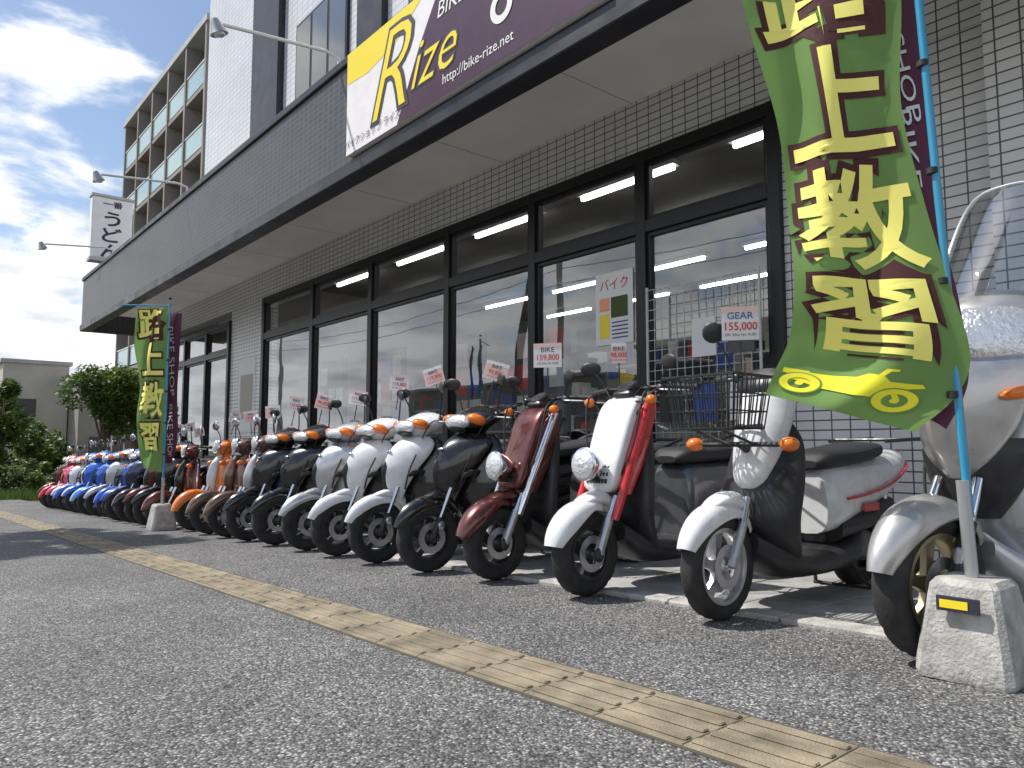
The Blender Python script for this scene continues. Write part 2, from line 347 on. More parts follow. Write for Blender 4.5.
def sport():
    b=B(); R=.215
    wheel(b,0,R,.088,.135,5,'RIM')
    fender(b,0,R,R+.03,.062,18,140,'P',tip=.65,ridge=.014)
    b.loftX([(-.1,.43,.02,.01,2.2),(.0,.465,.04,.02,2.2),(.08,.475,.05,.03,2.4),(.15,.44,.05,.05,2.4),(.2,.4,.04,.05,2.4)],'P')
    for s in (-1,1):
        b.tube([(0,s*.062,R),(.05,s*.062,.34)],.021,'black_plastic',10); b.tube([(.04,s*.062,.31),(.13,s*.058,.52)],.014,'chrome',10)
        b.ell((0,s*.066,R),(.028,.014,.035),'black_plastic')
    b.ell((.05,-.07,.29),(.03,.02,.035),'alloy')
    b.loftZ([(.37,.165,.02,.02,.01,2),(.44,.135,.05,.035,.03,1.9),(.54,.10,.1,.05,.09,1.8),(.65,.10,.155,.06,.14,1.8),(.75,.145,.2,.065,.16,1.9),(.82,.2,.205,.06,.13,2),(.87,.27,.14,.04,.06,2.2)],'P',seg=36,peak=.7)
    b.loftZ([(.48,.068,.012,.012,.02,2),(.58,.045,.028,.014,.04,2),(.66,.045,.04,.014,.05,2),(.70,.062,.015,.01,.04,2)],'black_plastic')
    b.ell((.085,0,.765),(.012,.03,.012),'chrome',rot=-.4)
    for s in (-1,1):
        b.tube([(.17,s*.085,.5),(.165,s*.145,.62),(.2,s*.19,.74)],.006,'matte_black',6,n=4)
        b.loftX([(.15,.60,.004,.012,2),(.2,.615,.014,.02,2),(.27,.63,.004,.008,2)],'matte_black',y0=s*.165)
    b.loftZ([(.2,.37,.13,.03,.02,2.4),(.3,.31,.19,.035,.06,2.2),(.42,.26,.23,.04,.11,2.2),(.55,.24,.255,.04,.14,2.2),(.68,.26,.25,.04,.14,2.2),(.79,.31,.225,.04,.09,2.4),(.86,.35,.16,.04,.04,2.6)],'P2',seg=32,peak=.4)
    b.loftZ([(.24,.41,.12,.03,.0,3),(.5,.36,.17,.05,.0,3),(.75,.37,.17,.05,.0,3),(.85,.39,.12,.04,.0,3)],'black_plastic')
    b.loftX([(.2,.3,.05,.05,2.4),(.3,.22,.12,.06,2.6),(.5,.2,.165,.055,3),(.8,.21,.165,.06,3),(.95,.27,.15,.08,3),(1.05,.33,.1,.06,2.4)],'black_plastic')
    for s in (-1,1): b.loftX([(.35,.25,.004,.02,2),(.5,.245,.012,.028,2.4),(.8,.25,.012,.03,2.4),(1.0,.31,.004,.02,2)],'P',y0=s*.165)
    b.loftX([(.36,.275,.14,.02,4),(.5,.268,.17,.02,4),(.78,.27,.165,.02,4)],'matte_black')
    b.loftX([(.70,.44,.1,.17,3),(.76,.46,.135,.2,3),(.9,.5,.16,.2,2.4),(1.1,.57,.175,.16,2.2),(1.3,.65,.16,.11,2.1),(1.48,.72,.115,.07,2),(1.6,.76,.06,.04,2),(1.64,.77,.02,.015,2)],'P',top=.12)
    b.loftX([(.74,.36,.13,.07,3),(.95,.4,.17,.06,3),(1.2,.46,.17,.05,3),(1.4,.56,.13,.04,3)],'black_plastic')
    b.loftX([(.66,.69,.06,.02,2.5),(.72,.71,.12,.04,2.8),(.9,.735,.15,.045,2.8),(1.1,.755,.16,.045,2.8),(1.3,.79,.15,.045,2.8),(1.42,.81,.11,.04,2.6),(1.5,.81,.05,.02,2.2)],'seat')
    b.ell((1.6,0,.7),(.04,.08,.035),'redlens')
    for s in (-1,1):
        b.tube([(1.35,s*.1,.83),(1.5,s*.12,.87),(1.66,s*.1,.87),(1.7,0,.87)],.011,'alloy',8,n=4); b.ell((1.55,s*.12,.68),(.045,.03,.025),'amber')
    rear(b,1.19,R)
    b.tube([(.17,0,.5),(.36,0,.92)],.03,'black_plastic',10)
    b.loftZ([(.86,.345,.06,.06,.0,2.4),(.90,.31,.13,.085,.04,2.2),(.945,.285,.195,.1,.1,2.1),(.985,.305,.2,.095,.11,2.1),(1.02,.35,.155,.07,.06,2.3),(1.045,.38,.08,.04,.02,2.2)],'P',seg=32,peak=.3)
    b.ell((.212,0,.940),(.052,.135,.052),'lens',rot=.45,seg=24,nr=14)
    b.ell((.205,0,.892),(.045,.09,.012),'black_plastic',rot=.4)
    for s in (-1,1): b.ell((.262,s*.145,.955),(.068,.065,.036),'amber',rot=.3,rz=s*.6)
    b.ell((.41,0,1.035),(.05,.09,.02),'black_plastic',rot=.4)
    bars(b,.40,.985,.33); mirrors(b,.385,1.0,.2,.21); cables(b,.4,.98,.2)
    return b
def retro():
    b=B(); R=.21
    wheel(b,0,R,.088,.13,5,'RIM')
    fender(b,0,R,R+.042,.078,5,155,'P',drop=.08,tip=.4)
    for s in (-1,1): b.tube([(0,s*.065,R),(.13,s*.06,.5)],.018,'chrome',10)
    b.loftZ([(.2,.36,.14,.03,.02,3),(.3,.3,.2,.035,.05,2.8),(.45,.25,.225,.04,.08,2.6),(.6,.25,.225,.04,.1,2.5),(.72,.28,.2,.045,.08,2.4),(.82,.32,.14,.045,.03,2.3),(.88,.35,.07,.03,0,2)],'P',seg=32)
    b.loftZ([(.42,.19,.03,.03,.0,2),(.52,.175,.06,.045,.02,2),(.64,.185,.07,.05,.02,2),(.76,.23,.055,.05,.0,2),(.84,.27,.03,.03,0,2)],'P2')
    b.loftZ([(.24,.4,.12,.03,.0,3),(.5,.34,.17,.05,.0,3),(.75,.36,.15,.05,.0,3),(.85,.38,.1,.04,.0,3)],'black_plastic')
    b.tube([(.39,-.15,.2),(.33,-.215,.32),(.31,-.25,.55),(.33,-.22,.74),(.35,-.12,.86),(.36,0,.89),(.35,.12,.86),(.33,.22,.74),(.31,.25,.55),(.33,.215,.32),(.39,.15,.2)],.008,'chrome',6,n=4)
    b.loftX([(.25,.26,.06,.05,2.4),(.35,.2,.14,.06,2.6),(.5,.2,.165,.05,3),(.8,.21,.165,.06,3),(.95,.27,.15,.08,3)],'P')
    b.loftX([(.36,.27,.14,.02,4),(.5,.262,.17,.02,4),(.78,.265,.165,.02,4)],'matte_black')
    b.loftX([(.70,.43,.12,.17,3),(.78,.46,.16,.21,2.8),(.95,.47,.2,.21,2.4),(1.15,.5,.215,.2,2.2),(1.35,.55,.19,.15,2.2),(1.5,.6,.12,.09,2.1),(1.58,.62,.04,.03,2)],'P',top=.1)
    b.loftX([(.68,.70,.08,.03,2.5),(.75,.72,.13,.05,2.6),(.95,.735,.16,.05,2.6),(1.2,.75,.165,.05,2.6),(1.4,.76,.13,.045,2.6),(1.48,.755,.06,.02,2.2)],'seat')
    b.ell((1.56,0,.6),(.04,.06,.04),'redlens')
    for s in (-1,1): b.tube([(1.3,s*.13,.76),(1.5,s*.13,.84),(1.66,s*.09,.84),(1.68,0,.84)],.01,'chrome',8,n=4); b.ell((.24,s*.17,.76),(.04,.03,.03),'amber')
    rear(b,1.17,R)
    b.tube([(.17,0,.5),(.36,0,.92)],.03,'P',10)
    b.loftZ([(.86,.345,.06,.06,.0,2.2),(.91,.32,.1,.09,.02,2.2),(.96,.31,.13,.1,.03,2.2),(1.0,.34,.11,.08,.03,2.2),(1.03,.37,.05,.04,0,2)],'P',seg=28)
    b.lathe((.255,0,.945),(-1,0,.15),[(.0,-.06),(.05,-.05),(.078,-.01),(.084,.02),(.078,.028),(.0,.028)],'chrome',28)
    b.ell((.228,0,.95),(.025,.074,.074),'lens')
    bars(b,.38,.985,.33); mirrors(b,.37,1.0,.2,.2,True,back='chrome'); cables(b,.39,.97,.18)
    return b
def boxy():
    b=B(); R=.225
    wheel(b,0,R,.105,.13,3,'RIM',spokew=.03)
    fender(b,0,R,R+.05,.092,12,112,'P2',drop=.075,tip=.4)
    b.loftX([(-.1,.46,.03,.01,2.4),(0,.50,.065,.025,2.4),(.1,.51,.075,.04,2.4),(.17,.47,.07,.04,2.4)],'P2')
    for s in (-1,1):
        b.tube([(0,s*.095,R),(.09,s*.095,.42)],.026,'alloy',12)
        b.tube([(.08,s*.095,.4),(.14,s*.1,.52)],.02,'chrome',12)
        b.tube([(.085,s*.135,.40),(.12,s*.145,.5),(.36,s*.15,1.02)],[.02,.028],'FORK',12)
        b.ell((0,s*.1,R),(.03,.02,.04),'black_plastic')
    Rg=[]
    for z,x,hw,hd in cr([(.54,.135,.07,.03),(.57,.135,.105,.045),(.66,.165,.12,.055),(.82,.23,.128,.06),(.98,.3,.13,.06),(1.05,.345,.115,.045),(1.07,.37,.08,.03)],4):
        Rg.append([(x+hd*q,hw*c,z) for c,q in sup(5,32)])
    b.rings(Rg,'P2')
    for s in (-1,1):
        Rg=[[(x+hd*q,s*(.130+.022*c),z) for c,q in sup(4,14)] for z,x,hd in ((.53,.18,.03),(.7,.25,.075),(.97,.36,.075),(1.05,.40,.03))]
        b.rings(Rg,'P')
    for k in range(3):
        for j in range(7):
            z=.60+k*.035; x=.155+(z-.62)*.41-.055
            b.box(x-.006,x+.03,-.065+j*.0217-.007,-.065+j*.0217+.007,z-.012,z+.012,'matte_black',.003)
    b.box(.275,.3,-.03,.03,.93,.955,'chrome',.005)
    b.lathe((.01,0,.69),(-1,0,.1),[(.0,-.1),(.05,-.09),(.078,-.04),(.088,.0),(.09,.02),(.08,.026),(0,.026)],'chrome',32)
    b.lathe((-.012,0,.692),(-1,0,.1),[(.0,-.01),(.078,.0),(.076,.006),(.05,.018),(0,.024)],'lens',32)
    b.tube([(.02,0,.62),(.13,0,.6)],.02,'black_plastic',8)
    for s in (-1,1):
        b.tube([(.3,s*.08,1.03),(.29,s*.2,1.04)],.008,'black_plastic',6); b.ell((.285,s*.225,1.04),(.03,.035,.028),'amber')
    b.loftZ([(.22,.42,.16,.04,.0,3),(.4,.33,.19,.05,.0,3),(.65,.35,.18,.05,.0,3),(.85,.4,.13,.05,.0,3),(.95,.42,.09,.04,.0,3)],'black_plastic')
    b.loftX([(.22,.33,.09,.06,2.6),(.35,.24,.15,.08,3),(.55,.2,.18,.06,3),(.85,.22,.18,.07,3),(1.0,.3,.16,.09,3)],'black_plastic')
    b.loftX([(.74,.45,.13,.2,4),(.8,.47,.17,.22,4),(1.0,.5,.185,.2,4),(1.25,.54,.18,.17,3.6),(1.5,.6,.15,.13,3.2),(1.66,.64,.1,.09,2.6),(1.7,.65,.03,.03,2)],'darksilver_body',top=.05)
    for s in (-1,1): b.lathe((1.0,s*.186,.46),(0,s,0),[(.05,0),(.075,0),(.075,.006),(.05,.006)],'chrome',28,loop=True)
    addtext(b,'BOX',.1,(1.0,-.194,.46),(1,0,0),(0,0,1),'chrome',.02)
    b.loftX([(.7,.71,.07,.02,2.8),(.78,.73,.14,.05,3),(1.0,.74,.17,.05,3),(1.3,.76,.17,.05,3),(1.55,.79,.13,.045,2.8),(1.64,.79,.06,.02,2.2)],'seat')
    b.ell((1.69,0,.62),(.03,.07,.04),'redlens')
    for s in (-1,1): b.tube([(1.4,s*.12,.8),(1.6,s*.13,.86),(1.74,0,.86)],.011,'black_plastic',8,n=4)
    rear(b,1.24,R,.1,.13)
    b.tube([(.34,0,1.0),(.39,0,1.1)],.045,'black_plastic',12)
    b.lathe((.36,0,1.12),(-.5,0,.85),[(0,-.04),(.055,-.04),(.06,.01),(.05,.02),(0,.02)],'black_plastic',24)
    b.box(.3,.44,-.07,.07,1.06,1.1,'black_plastic',.015)
    bars(b,.41,1.11,.38,.08); mirrors(b,.40,1.12,.2,.13,False); cables(b,.4,1.1,.2)
    for s in (-1,1): b.tube([(.39,s*.16,1.1),(.25,s*.2,1.06),(.2,s*.17,.8),(.15,s*.1,.6)],.006,'matte_black',6,n=4)
    return b
def delivery():
    b=B(); R=.235
    wheel(b,0,R,.09,.155,5,'RIM',spokew=.02)
    fender(b,0,R,R+.04,.075,20,145,'P',drop=.07,tip=.45)
    b.loftX([(-.1,.48,.03,.01,2.4),(0,.515,.055,.025,2.4),(.1,.52,.065,.04,2.4),(.18,.47,.05,.05,2.4)],'P')
    for s in (-1,1):
        b.tube([(0,s*.068,R),(.1,s*.066,.42)],.022,'alloy',12); b.tube([(.09,s*.066,.4),(.15,s*.06,.53)],.015,'chrome',10)
    b.loftZ([(.56,.27,.05,.03,.0,2.6),(.62,.26,.09,.05,.03,2.8),(.78,.31,.13,.055,.05,3),(.94,.375,.145,.055,.05,3),(1.05,.42,.13,.05,.02,3),(1.08,.44,.07,.03,0,2.4)],'P',seg=32)
    b.loftZ([(.2,.42,.15,.04,.02,2.8),(.3,.33,.19,.05,.04,2.6),(.42,.27,.205,.055,.07,2.6),(.55,.28,.21,.05,.09,2.6),(.68,.33,.2,.045,.08,2.6),(.8,.39,.17,.04,.05,2.6),(.9,.44,.1,.03,.0,2.4)],'black_plastic',seg=32)
    b.loftX([(.2,.32,.08,.06,2.4),(.32,.24,.16,.08,2.8),(.55,.2,.19,.06,3),(.9,.22,.19,.07,3),(1.05,.3,.16,.09,3)],'black_plastic')
    b.loftX([(.76,.47,.12,.15,3.4),(.84,.5,.165,.17,3.4),(1.05,.54,.185,.15,3),(1.3,.58,.185,.13,2.6),(1.55,.63,.16,.1,2.4),(1.72,.68,.1,.07,2.2),(1.77,.69,.03,.02,2)],'P',top=.08)
    for s in (-1,1):
        b.tube([(.86,s*.176,.5),(1.05,s*.196,.52),(1.3,s*.197,.56),(1.55,s*.172,.63),(1.7,s*.115,.67)],.008,'ACC',6,n=4)
        b.box(1.0,1.16,s*.19-.004,s*.19+.004,.43,.47,'ACC')
    b.loftX([(.85,.35,.15,.08,3),(1.1,.38,.19,.06,3),(1.4,.45,.17,.05,3)],'black_plastic')
    b.loftX([(.74,.67,.08,.02,2.8),(.82,.69,.14,.05,3),(1.05,.71,.165,.05,3),(1.3,.74,.16,.045,3),(1.4,.75,.1,.03,2.6)],'seat')
    for s in (-1,1): b.tube([(1.35,s*.16,.79),(1.9,s*.16,.81)],.011,'black_plastic',8)
    for k in range(5): x=1.42+k*.11; b.tube([(x,-.16,.8),(x,.16,.8)],.008,'black_plastic',6)
    b.ell((1.77,0,.64),(.03,.07,.04),'redlens')
    rear(b,1.28,R,.1,.14)
    b.loftZ([(1.0,.42,.08,.06,0,2.6),(1.05,.42,.16,.07,.02,2.6),(1.1,.44,.15,.06,.02,2.6),(1.14,.46,.08,.04,0,2.4)],'black_plastic')
    bars(b,.46,1.11,.35,.07); mirrors(b,.45,1.13,.2,.22,True)
    b.tube([(.2,-.24,.77),(.2,.24,.77)],.012,'black_plastic',8)
    for s in (-1,1): b.ell((.19,s*.25,.77),(.04,.045,.033),'amber')
    b.tube([(.2,0,.77),(.3,0,.72)],.02,'black_plastic',8)
    x0,x1,z0,z1,w0,w1=-.13,.17,.84,1.07,.16,.19
    def wr(p,q,r=.0036): b.tube([p,q],r,'black_plastic',5)
    for z,w,e in ((z1,w1,0),(z0+.15,.18,.01),(z0+.075,.17,.02),(z0,w0,.03)):
        xa,xb=x0+e,x1-e
        r=.007 if z==z1 else .0036
        wr((xa,-w,z),(xb,-w,z),r);wr((xa,w,z),(xb,w,z),r);wr((xa,-w,z),(xa,w,z),r);wr((xb,-w,z),(xb,w,z),r)
    for k in range(13):
        t=k/12; wr((x0,-w1+2*w1*t,z1),(x0+.03,-w0+2*w0*t,z0)); wr((x1,-w1+2*w1*t,z1),(x1-.03,-w0+2*w0*t,z0)); wr((x0+.03,-w0+2*w0*t,z0),(x1-.03,-w0+2*w0*t,z0))
    for k in range(10):
        t=k/9
        for s in (-1,1): wr((x0+(x1-x0)*t,s*w1,z1),(x0+.03+(x1-x0-.06)*t,s*w0,z0))
    for s in (-1,1): wr((x1-.02,s*.05,z0+.01),(.3,s*.05,.86),.009); wr((x0+.05,s*.07,z0),(.2,s*.07,.77),.007)
    return b
def maxi():
    b=B(); R=.25
    wheel(b,0,R,.11,.16,5,'RIM',spokew=.02)
    fender(b,0,R,R+.04,.085,12,150,'P',drop=.08,tip=.55,ridge=.012)
    for s in (-1,1):
        b.tube([(0,s*.08,R),(.1,s*.08,.46)],.026,'black_plastic',12); b.tube([(.09,s*.08,.43),(.18,s*.07,.6)],.018,'chrome',10); b.ell((0,s*.085,R),(.035,.02,.05),'black_plastic')
    b.box(.01,.07,-.1,-.07,.28,.38,'alloy',.01)
    b.loftZ([(.46,.27,.07,.05,.02,2.4),(.56,.24,.15,.06,.04,2.4),(.68,.22,.2,.06,.08,2.4),(.74,.22,.2,.06,.1,2.4)],'black_plastic',seg=32)
    # folded, pointed nose
    b.loftZ([(.60,.17,.05,.02,.03,2),(.68,.12,.12,.05,.08,1.8),(.78,.10,.175,.06,.14,1.8),(.88,.10,.205,.06,.16,1.8),(.96,.12,.215,.06,.16,1.8),(1.02,.155,.21,.05,.14,1.9)],'P',seg=44,peak=.75)
    # wide clear headlight
    b.loftZ([(1.005,.165,.195,.05,.14,2),(1.04,.15,.215,.06,.16,2),(1.10,.16,.215,.06,.16,2),(1.16,.195,.20,.06,.14,2),(1.20,.235,.165,.05,.10,2.1)],'lens',seg=40,peak=.5)
    b.loftZ([(1.0,.21,.21,.05,.13,2.2),(1.12,.23,.22,.05,.13,2.2),(1.2,.265,.2,.05,.11,2.2),(1.26,.32,.15,.04,.06,2.2),(1.28,.35,.08,.03,.03,2.2)],'P',seg=40,peak=.4)
    b.tube([(.085,0,1.0),(.095,0,1.08),(.14,0,1.17),(.19,0,1.22)],.012,'P',8,n=4)
    for s in (-1,1):
        b.ell((.205,s*.205,.89),(.055,.03,.022),'amber',rot=-.2,rz=s*.9)
        b.tube([(.12,s*.04,.74),(.2,s*.15,.82),(.32,s*.215,.94)],.006,'matte_black',6,n=5)
    b.loftZ([(.22,.42,.16,.04,.02,2.6),(.34,.36,.22,.045,.06,2.4),(.5,.33,.26,.05,.1,2.4),(.68,.34,.28,.05,.13,2.3),(.85,.37,.28,.05,.12,2.3),(.98,.41,.26,.045,.08,2.4),(1.06,.44,.2,.04,.04,2.4)],'P2',seg=32,peak=.4)
    b.loftZ([(.22,.47,.16,.04,.0,3),(.5,.45,.24,.06,.0,3),(.9,.48,.24,.06,.0,3),(1.05,.5,.18,.05,.0,3)],'black_plastic')
    for s in (-1,1): b.tube([(.36,s*.24,.4),(.40,s*.275,.62),(.46,s*.27,.85)],.007,'matte_black',6,n=5)
    b.loftX([(.24,.36,.08,.06,2.4),(.36,.26,.16,.09,2.8),(.6,.22,.2,.08,3),(1.0,.24,.2,.09,3),(1.2,.34,.17,.1,3)],'P2')
    b.loftX([(.4,.31,.15,.02,4),(.55,.3,.2,.02,4),(.85,.31,.19,.02,4)],'matte_black')
    b.loftX([(.8,.5,.13,.2,3),(.9,.54,.19,.22,2.8),(1.15,.58,.21,.2,2.6),(1.4,.66,.2,.15,2.4),(1.65,.74,.15,.1,2.2),(1.82,.8,.06,.04,2)],'P')
    b.loftX([(.76,.74,.08,.03,2.5),(.86,.77,.15,.06,2.8),(1.1,.79,.19,.06,2.8),(1.3,.82,.19,.07,2.8),(1.6,.88,.15,.05,2.6),(1.72,.88,.06,.02,2.2)],'seat')
    rear(b,1.33,R,.12,.16)
    b.tube([(.22,0,.6),(.42,0,1.06)],.035,'black_plastic',10)
    b.ell((.47,0,1.18),(.09,.14,.05),'black_plastic')
    bars(b,.49,1.15,.36,.08); mirrors(b,.48,1.18,.24,.26,False)
    R_=[]
    for z,x,hw,sw in cr([(1.2,.25,.17,.1),(1.34,.31,.215,.13),(1.5,.40,.21,.12),(1.64,.48,.17,.08),(1.7,.52,.1,.03)],4):
        o=[(x+sw*(t/6)**2,hw*t/6,z) for t in range(-6,7)]; i=[(p[0]+.004,p[1],p[2]) for p in o][::-1]; R_.append(o+i)
    b.rings(R_,'clear_screen')
    edge=[(.25+.1,-.17,1.2),(.31+.13,-.215,1.34),(.40+.12,-.21,1.5),(.48+.08,-.17,1.64),(.52+.03,-.1,1.7),(.52,0,1.705),(.52+.03,.1,1.7),(.48+.08,.17,1.64),(.40+.12,.21,1.5),(.31+.13,.215,1.34),(.25+.1,.17,1.2)]
    b.tube(edge,.005,'white_metal',6,n=3)
    return b
MATS['darksilver_body']=COL['darksilver']
G={'sport':sport(),'retro':retro(),'boxy':boxy(),'delivery':delivery(),'big':maxi()}
CACHE={}
def place(style,name,y,p,p2,rim='dark_rim',x=2.8,rz=0,lean=0,scale=1,fork='chrome',acc='red',dz=0):
    key=(style,p,p2,rim,fork,acc)
    mm={'P':COL[p],'P2':COL[p2],'RIM':rim,'FORK':COL.get(fork,MATS.get(fork)),'ACC':COL[acc]}
    if key not in CACHE:
        ob=G[style].obj(name,mm); CACHE[key]=ob.data
    else:
        ob=bpy.data.objects.new(name,CACHE[key]); sc.collection.objects.link(ob)
    ob.location=(x,y,gz(y)+dz+.002); ob.rotation_euler=(math.radians(lean),0,math.radians(rz)); ob.scale=(scale,)*3
    return ob
def card(parent,lx,ly,lz,w,h,pm='paper_white',price='155,000',head='BIKE',tilt=0,hm='ink_dark',stick=.15):
    b=B(); xd=Vector((.6,-.8,0)).normalized(); nrm=Vector((-.8,-.6,0)).normalized(); up=Vector((0,0,1))
    rt=Matrix.Rotation(tilt,3,nrm); xd=rt@xd; up=rt@up; c=Vector((lx,ly,lz))
    def q(cx,cy,ww,hh,m,o): 
        cc=c+xd*cx+up*cy+nrm*o; b.poly([cc-xd*ww/2-up*hh/2,cc+xd*ww/2-up*hh/2,cc+xd*ww/2+up*hh/2,cc-xd*ww/2+up*hh/2],m)
    q(0,0,w,h,pm,0); q(0,h*.40,w,h*.2,'paper_pink' if pm=='paper_white' else 'paper_white',.001); q(0,0,w,h,'paper_white',-.002)
    addtext(b,head,h*.3,c+up*h*.22+nrm*.0025,xd,up,hm); addtext(b,price,h*.34,c-up*h*.1+nrm*.0025,xd,up,'ink_red',.01,sx=.9)
    addtext(b,'OK 50cc km 0120',h*.12,c-up*h*.34+nrm*.0025,xd,up,'ink_dark')
    b.tube([c-up*(h*.5+stick)-nrm*.004,c+up*h*.3-nrm*.004],.004,'black_plastic',6)
    return b.obj('price_card',parent=parent,smooth=False,recalc=False)
s=place('big','touring_scooter',1.10,'greybeige','silver','gold_rim',x=2.82,rz=-13,scale=1.03)
s=place('delivery','delivery_scooter',2.0,'white','white','alloy',x=2.87,rz=0)
card(s,.42,.13,1.38,.18,.17,price='155,000',head='GEAR',hm='ink_blue')
s=place('boxy','box_scooter',2.84,'red','white','dark_rim',x=2.89,fork='red',rz=1); card(s,.45,.14,1.34,.09,.12,'paper_pink',price='98,000')
s=place('boxy','box_scooter',3.63,'maroon','maroon','dark_rim',x=2.91,fork='chrome',rz=-2); card(s,.43,-.0,1.41,.19,.16,'paper_white',price='159,800')
rows=[('sport',4.23,'black','black'),('sport',4.9,'white','black'),('sport',5.55,'white','black'),('sport',6.13,'silver','silver'),('sport',6.78,'black','black'),('sport',7.40,'black','navy'),('retro',7.97,'brown','silver'),('retro',8.57,'brown','brown'),('retro',9.2,'orange','white')]
for i,(st,y,p,p2) in enumerate(rows):
    s=place(st,'motor_scooter' if st=='sport' else 'retro_scooter',y,p,p2,x=2.83+random.uniform(-.03,.03),rz=random.uniform(-5,5),lean=random.uniform(-1.5,1.5),scale=1.06 if st=='sport' else 1.03)
    card(s,.42,random.uniform(-.15,.08),1.2+random.uniform(0,.14),random.uniform(.15,.19),random.uniform(.12,.15),random.choice(['paper_white','paper_white','paper_pink']),price=random.choice(['99,800','128,000','119,800']),tilt=random.uniform(-.3,.3))
cols=['maroon','black','maroon','black','navy','blue','blue','silver','blue','lightblue','blue','white','blue','white','pink','red','maroon']
y=9.9
for i,c in enumerate(cols):
    st='retro' if i%3==0 else 'sport'
    s=place(st,'retro_scooter' if st=='retro' else 'motor_scooter',y,c,c if i%2 else 'black',x=2.75+random.uniform(-.05,.05),rz=random.uniform(-6,6),lean=random.uniform(-2,2),scale=random.uniform(.98,1.04))
    if i<5: card(s,.42,0,1.15+random.uniform(0,.1),.14,.11,'paper_white',price='99,800',tilt=random.uniform(-.25,.25))
    y+=.51
# ---------------- ground ----------------
b=B()
ys=[-400,-40,60,500]; b.add([(x,yy,gz(yy)-.16) for yy in ys for x in (-400,400)],[(0,1,3,2),(2,3,5,4),(4,5,7,6)],'grassland'); b.obj('ground',smooth=False)
b=B(); b.box(-1.3,3.0,-40,60,-.4,0,'asphalt',slope=True); b.obj('sidewalk',smooth=False)
b=B(); b.box(-9.5,-1.46,-40,60,-.4,-.13,'road_asphalt',slope=True); b.obj('road',smooth=False)
b=B(); b.box(-12.5,-9.51,-40,60,-.4,-.02,'asphalt',slope=True); b.obj('far_sidewalk',smooth=False)
b=B()
for i in range(-60,90): b.box(-1.455,-1.305,i*.6,i*.6+.593,-.3,.015,'concrete',.012,slope=True)
b.obj('kerb',smooth=False)
b=B(); b.box(-5.5,-5.38,-40,60,-.128,-.126,'road_white',slope=True); b.box(-1.95,-1.8,-40,60,-.128,-.126,'road_white',slope=True); b.obj('road_marking',smooth=False)
b=B()
for i in range(-10,35): 
    b.box(3.005,3.13,i*.6,i*.6+.592,-.3,.022+random.uniform(-.002,.002),'concrete',.01,slope=True)
for i in range(-16,68):
    for j in range(6):
        b.box(3.137+j*.312,3.137+j*.312+.307,i*.3,i*.3+.295,-.3,.018+random.uniform(-.002,.002),'paver',.006,slope=True)
b.obj('forecourt_paving',smooth=False)
b=B(); 
for i in range(-14,88):
    y0=i*.3; b.box(1.555,1.855,y0+.002,y0+.298,-.02,.005+random.uniform(0,.0015),'tactile',.003,slope=True)
    for k in range(4):
        xc=1.555+.0375+k*.075; b.box(xc-.015,xc+.015,y0+.008,y0+.292,.004,.012,'tactile',.004,slope=True)
b.box(1.54,1.87,-4.2,26.4,-.02,.002,'tactile_joint',slope=True)
b.obj('tactile_paving',smooth=False)
# ---------------- shop building ----------------
XF=5.0
shop=empty('shop_building')
b=B()
b.box(XF,XF+.25,-4,2.85,-.9,3.28,'tile_light'); b.box(XF,XF+.25,12.67,14.26,-1,3.28,'tile_light'); b.box(XF,XF+.25,18.4,19.5,-1.2,3.28,'tile_light')
b.box(XF,XF+.25,-4,19.5,3.283,4.6,'tile_light')
b.box(XF+.004,XF+.25,2.855,12.665,-.9,.15,'tile_light'); b.box(XF+.004,XF+.25,14.265,18.395,-1.1,.15,'tile_light')
b.box(XF-.16,XF-.003,-4,1.46,-.9,3.76,'tile_light')
b.obj('wall_lower',parent=shop,smooth=False)
b=B(); b.box(XF,XF+10,-4,12.1,4.603,13.5,'tile_upper'); b.box(XF,XF+10,13.3,16.2,4.603,13.5,'tile_upper'); b.box(XF+.25,XF+10,16.2,19.5,3.6,4.6,'tile_upper'); b.obj('wall_upper',parent=shop,smooth=False)
b=B(); b.box(XF-.12,XF+9,12.103,13.297,4.603,13.5,'dark_metal'); b.box(XF-.1,XF-.003,8.6,9.3,4.603,13.5,'dark_metal'); b.obj('dark_pilaster',parent=shop,smooth=False)
b=B()
for (y0,y1,z0,z1) in ((9.7,11.5,6.0,7.7),(9.7,11.5,8.9,10.6),(5.6,8,6.0,7.7)):
    b.box(XF-.05,XF-.004,y0,y1,z0,z1,'frame_black'); 
    n=3
    for k in range(n):
        w=(y1-y0)/n; b.box(XF-.056,XF-.051,y0+k*w+.04,y0+(k+1)*w-.04,z0+.05,z1-.05,'window_dark')
b.obj('upper_windows',parent=shop,smooth=False)
b=B(); gl=B()
def storefront(ys,zt,ztr,zm,zb):
    for yy in ys: b.box(XF-.05,XF+.08,yy-.05,yy+.05,zb,zt,'frame_black',.004)
    for a,c in zip(ys[:-1],ys[1:]):
        for z,h in ((zt-.05,.05),(ztr,.055),(zb+.05,.05)): b.box(XF-.047,XF+.077,a+.05,c-.05,z-h,z+h,'frame_black',.004)
        b.box(XF-.03,XF+.06,a+.05,c-.05,zm-.03,zm+.03,'frame_black',.004)
        gl.poly([(XF+.01,a,zt),(XF+.01,c,zt),(XF+.01,c,zb),(XF+.01,a,zb)],'shop_glass')
        for z0,z1 in ((ztr+.055,zt-.1),(zb+.1,ztr-.055)):
            b.box(XF-.02,XF+.03,a+.05,a+.085,z0,z1,'frame_black'); b.box(XF-.02,XF+.03,c-.085,c-.05,z0,z1,'frame_black')
            b.box(XF-.018,XF+.028,a+.085,c-.085,z0,z0+.035,'frame_black'); b.box(XF-.018,XF+.028,a+.085,c-.085,z1-.035,z1,'frame_black')
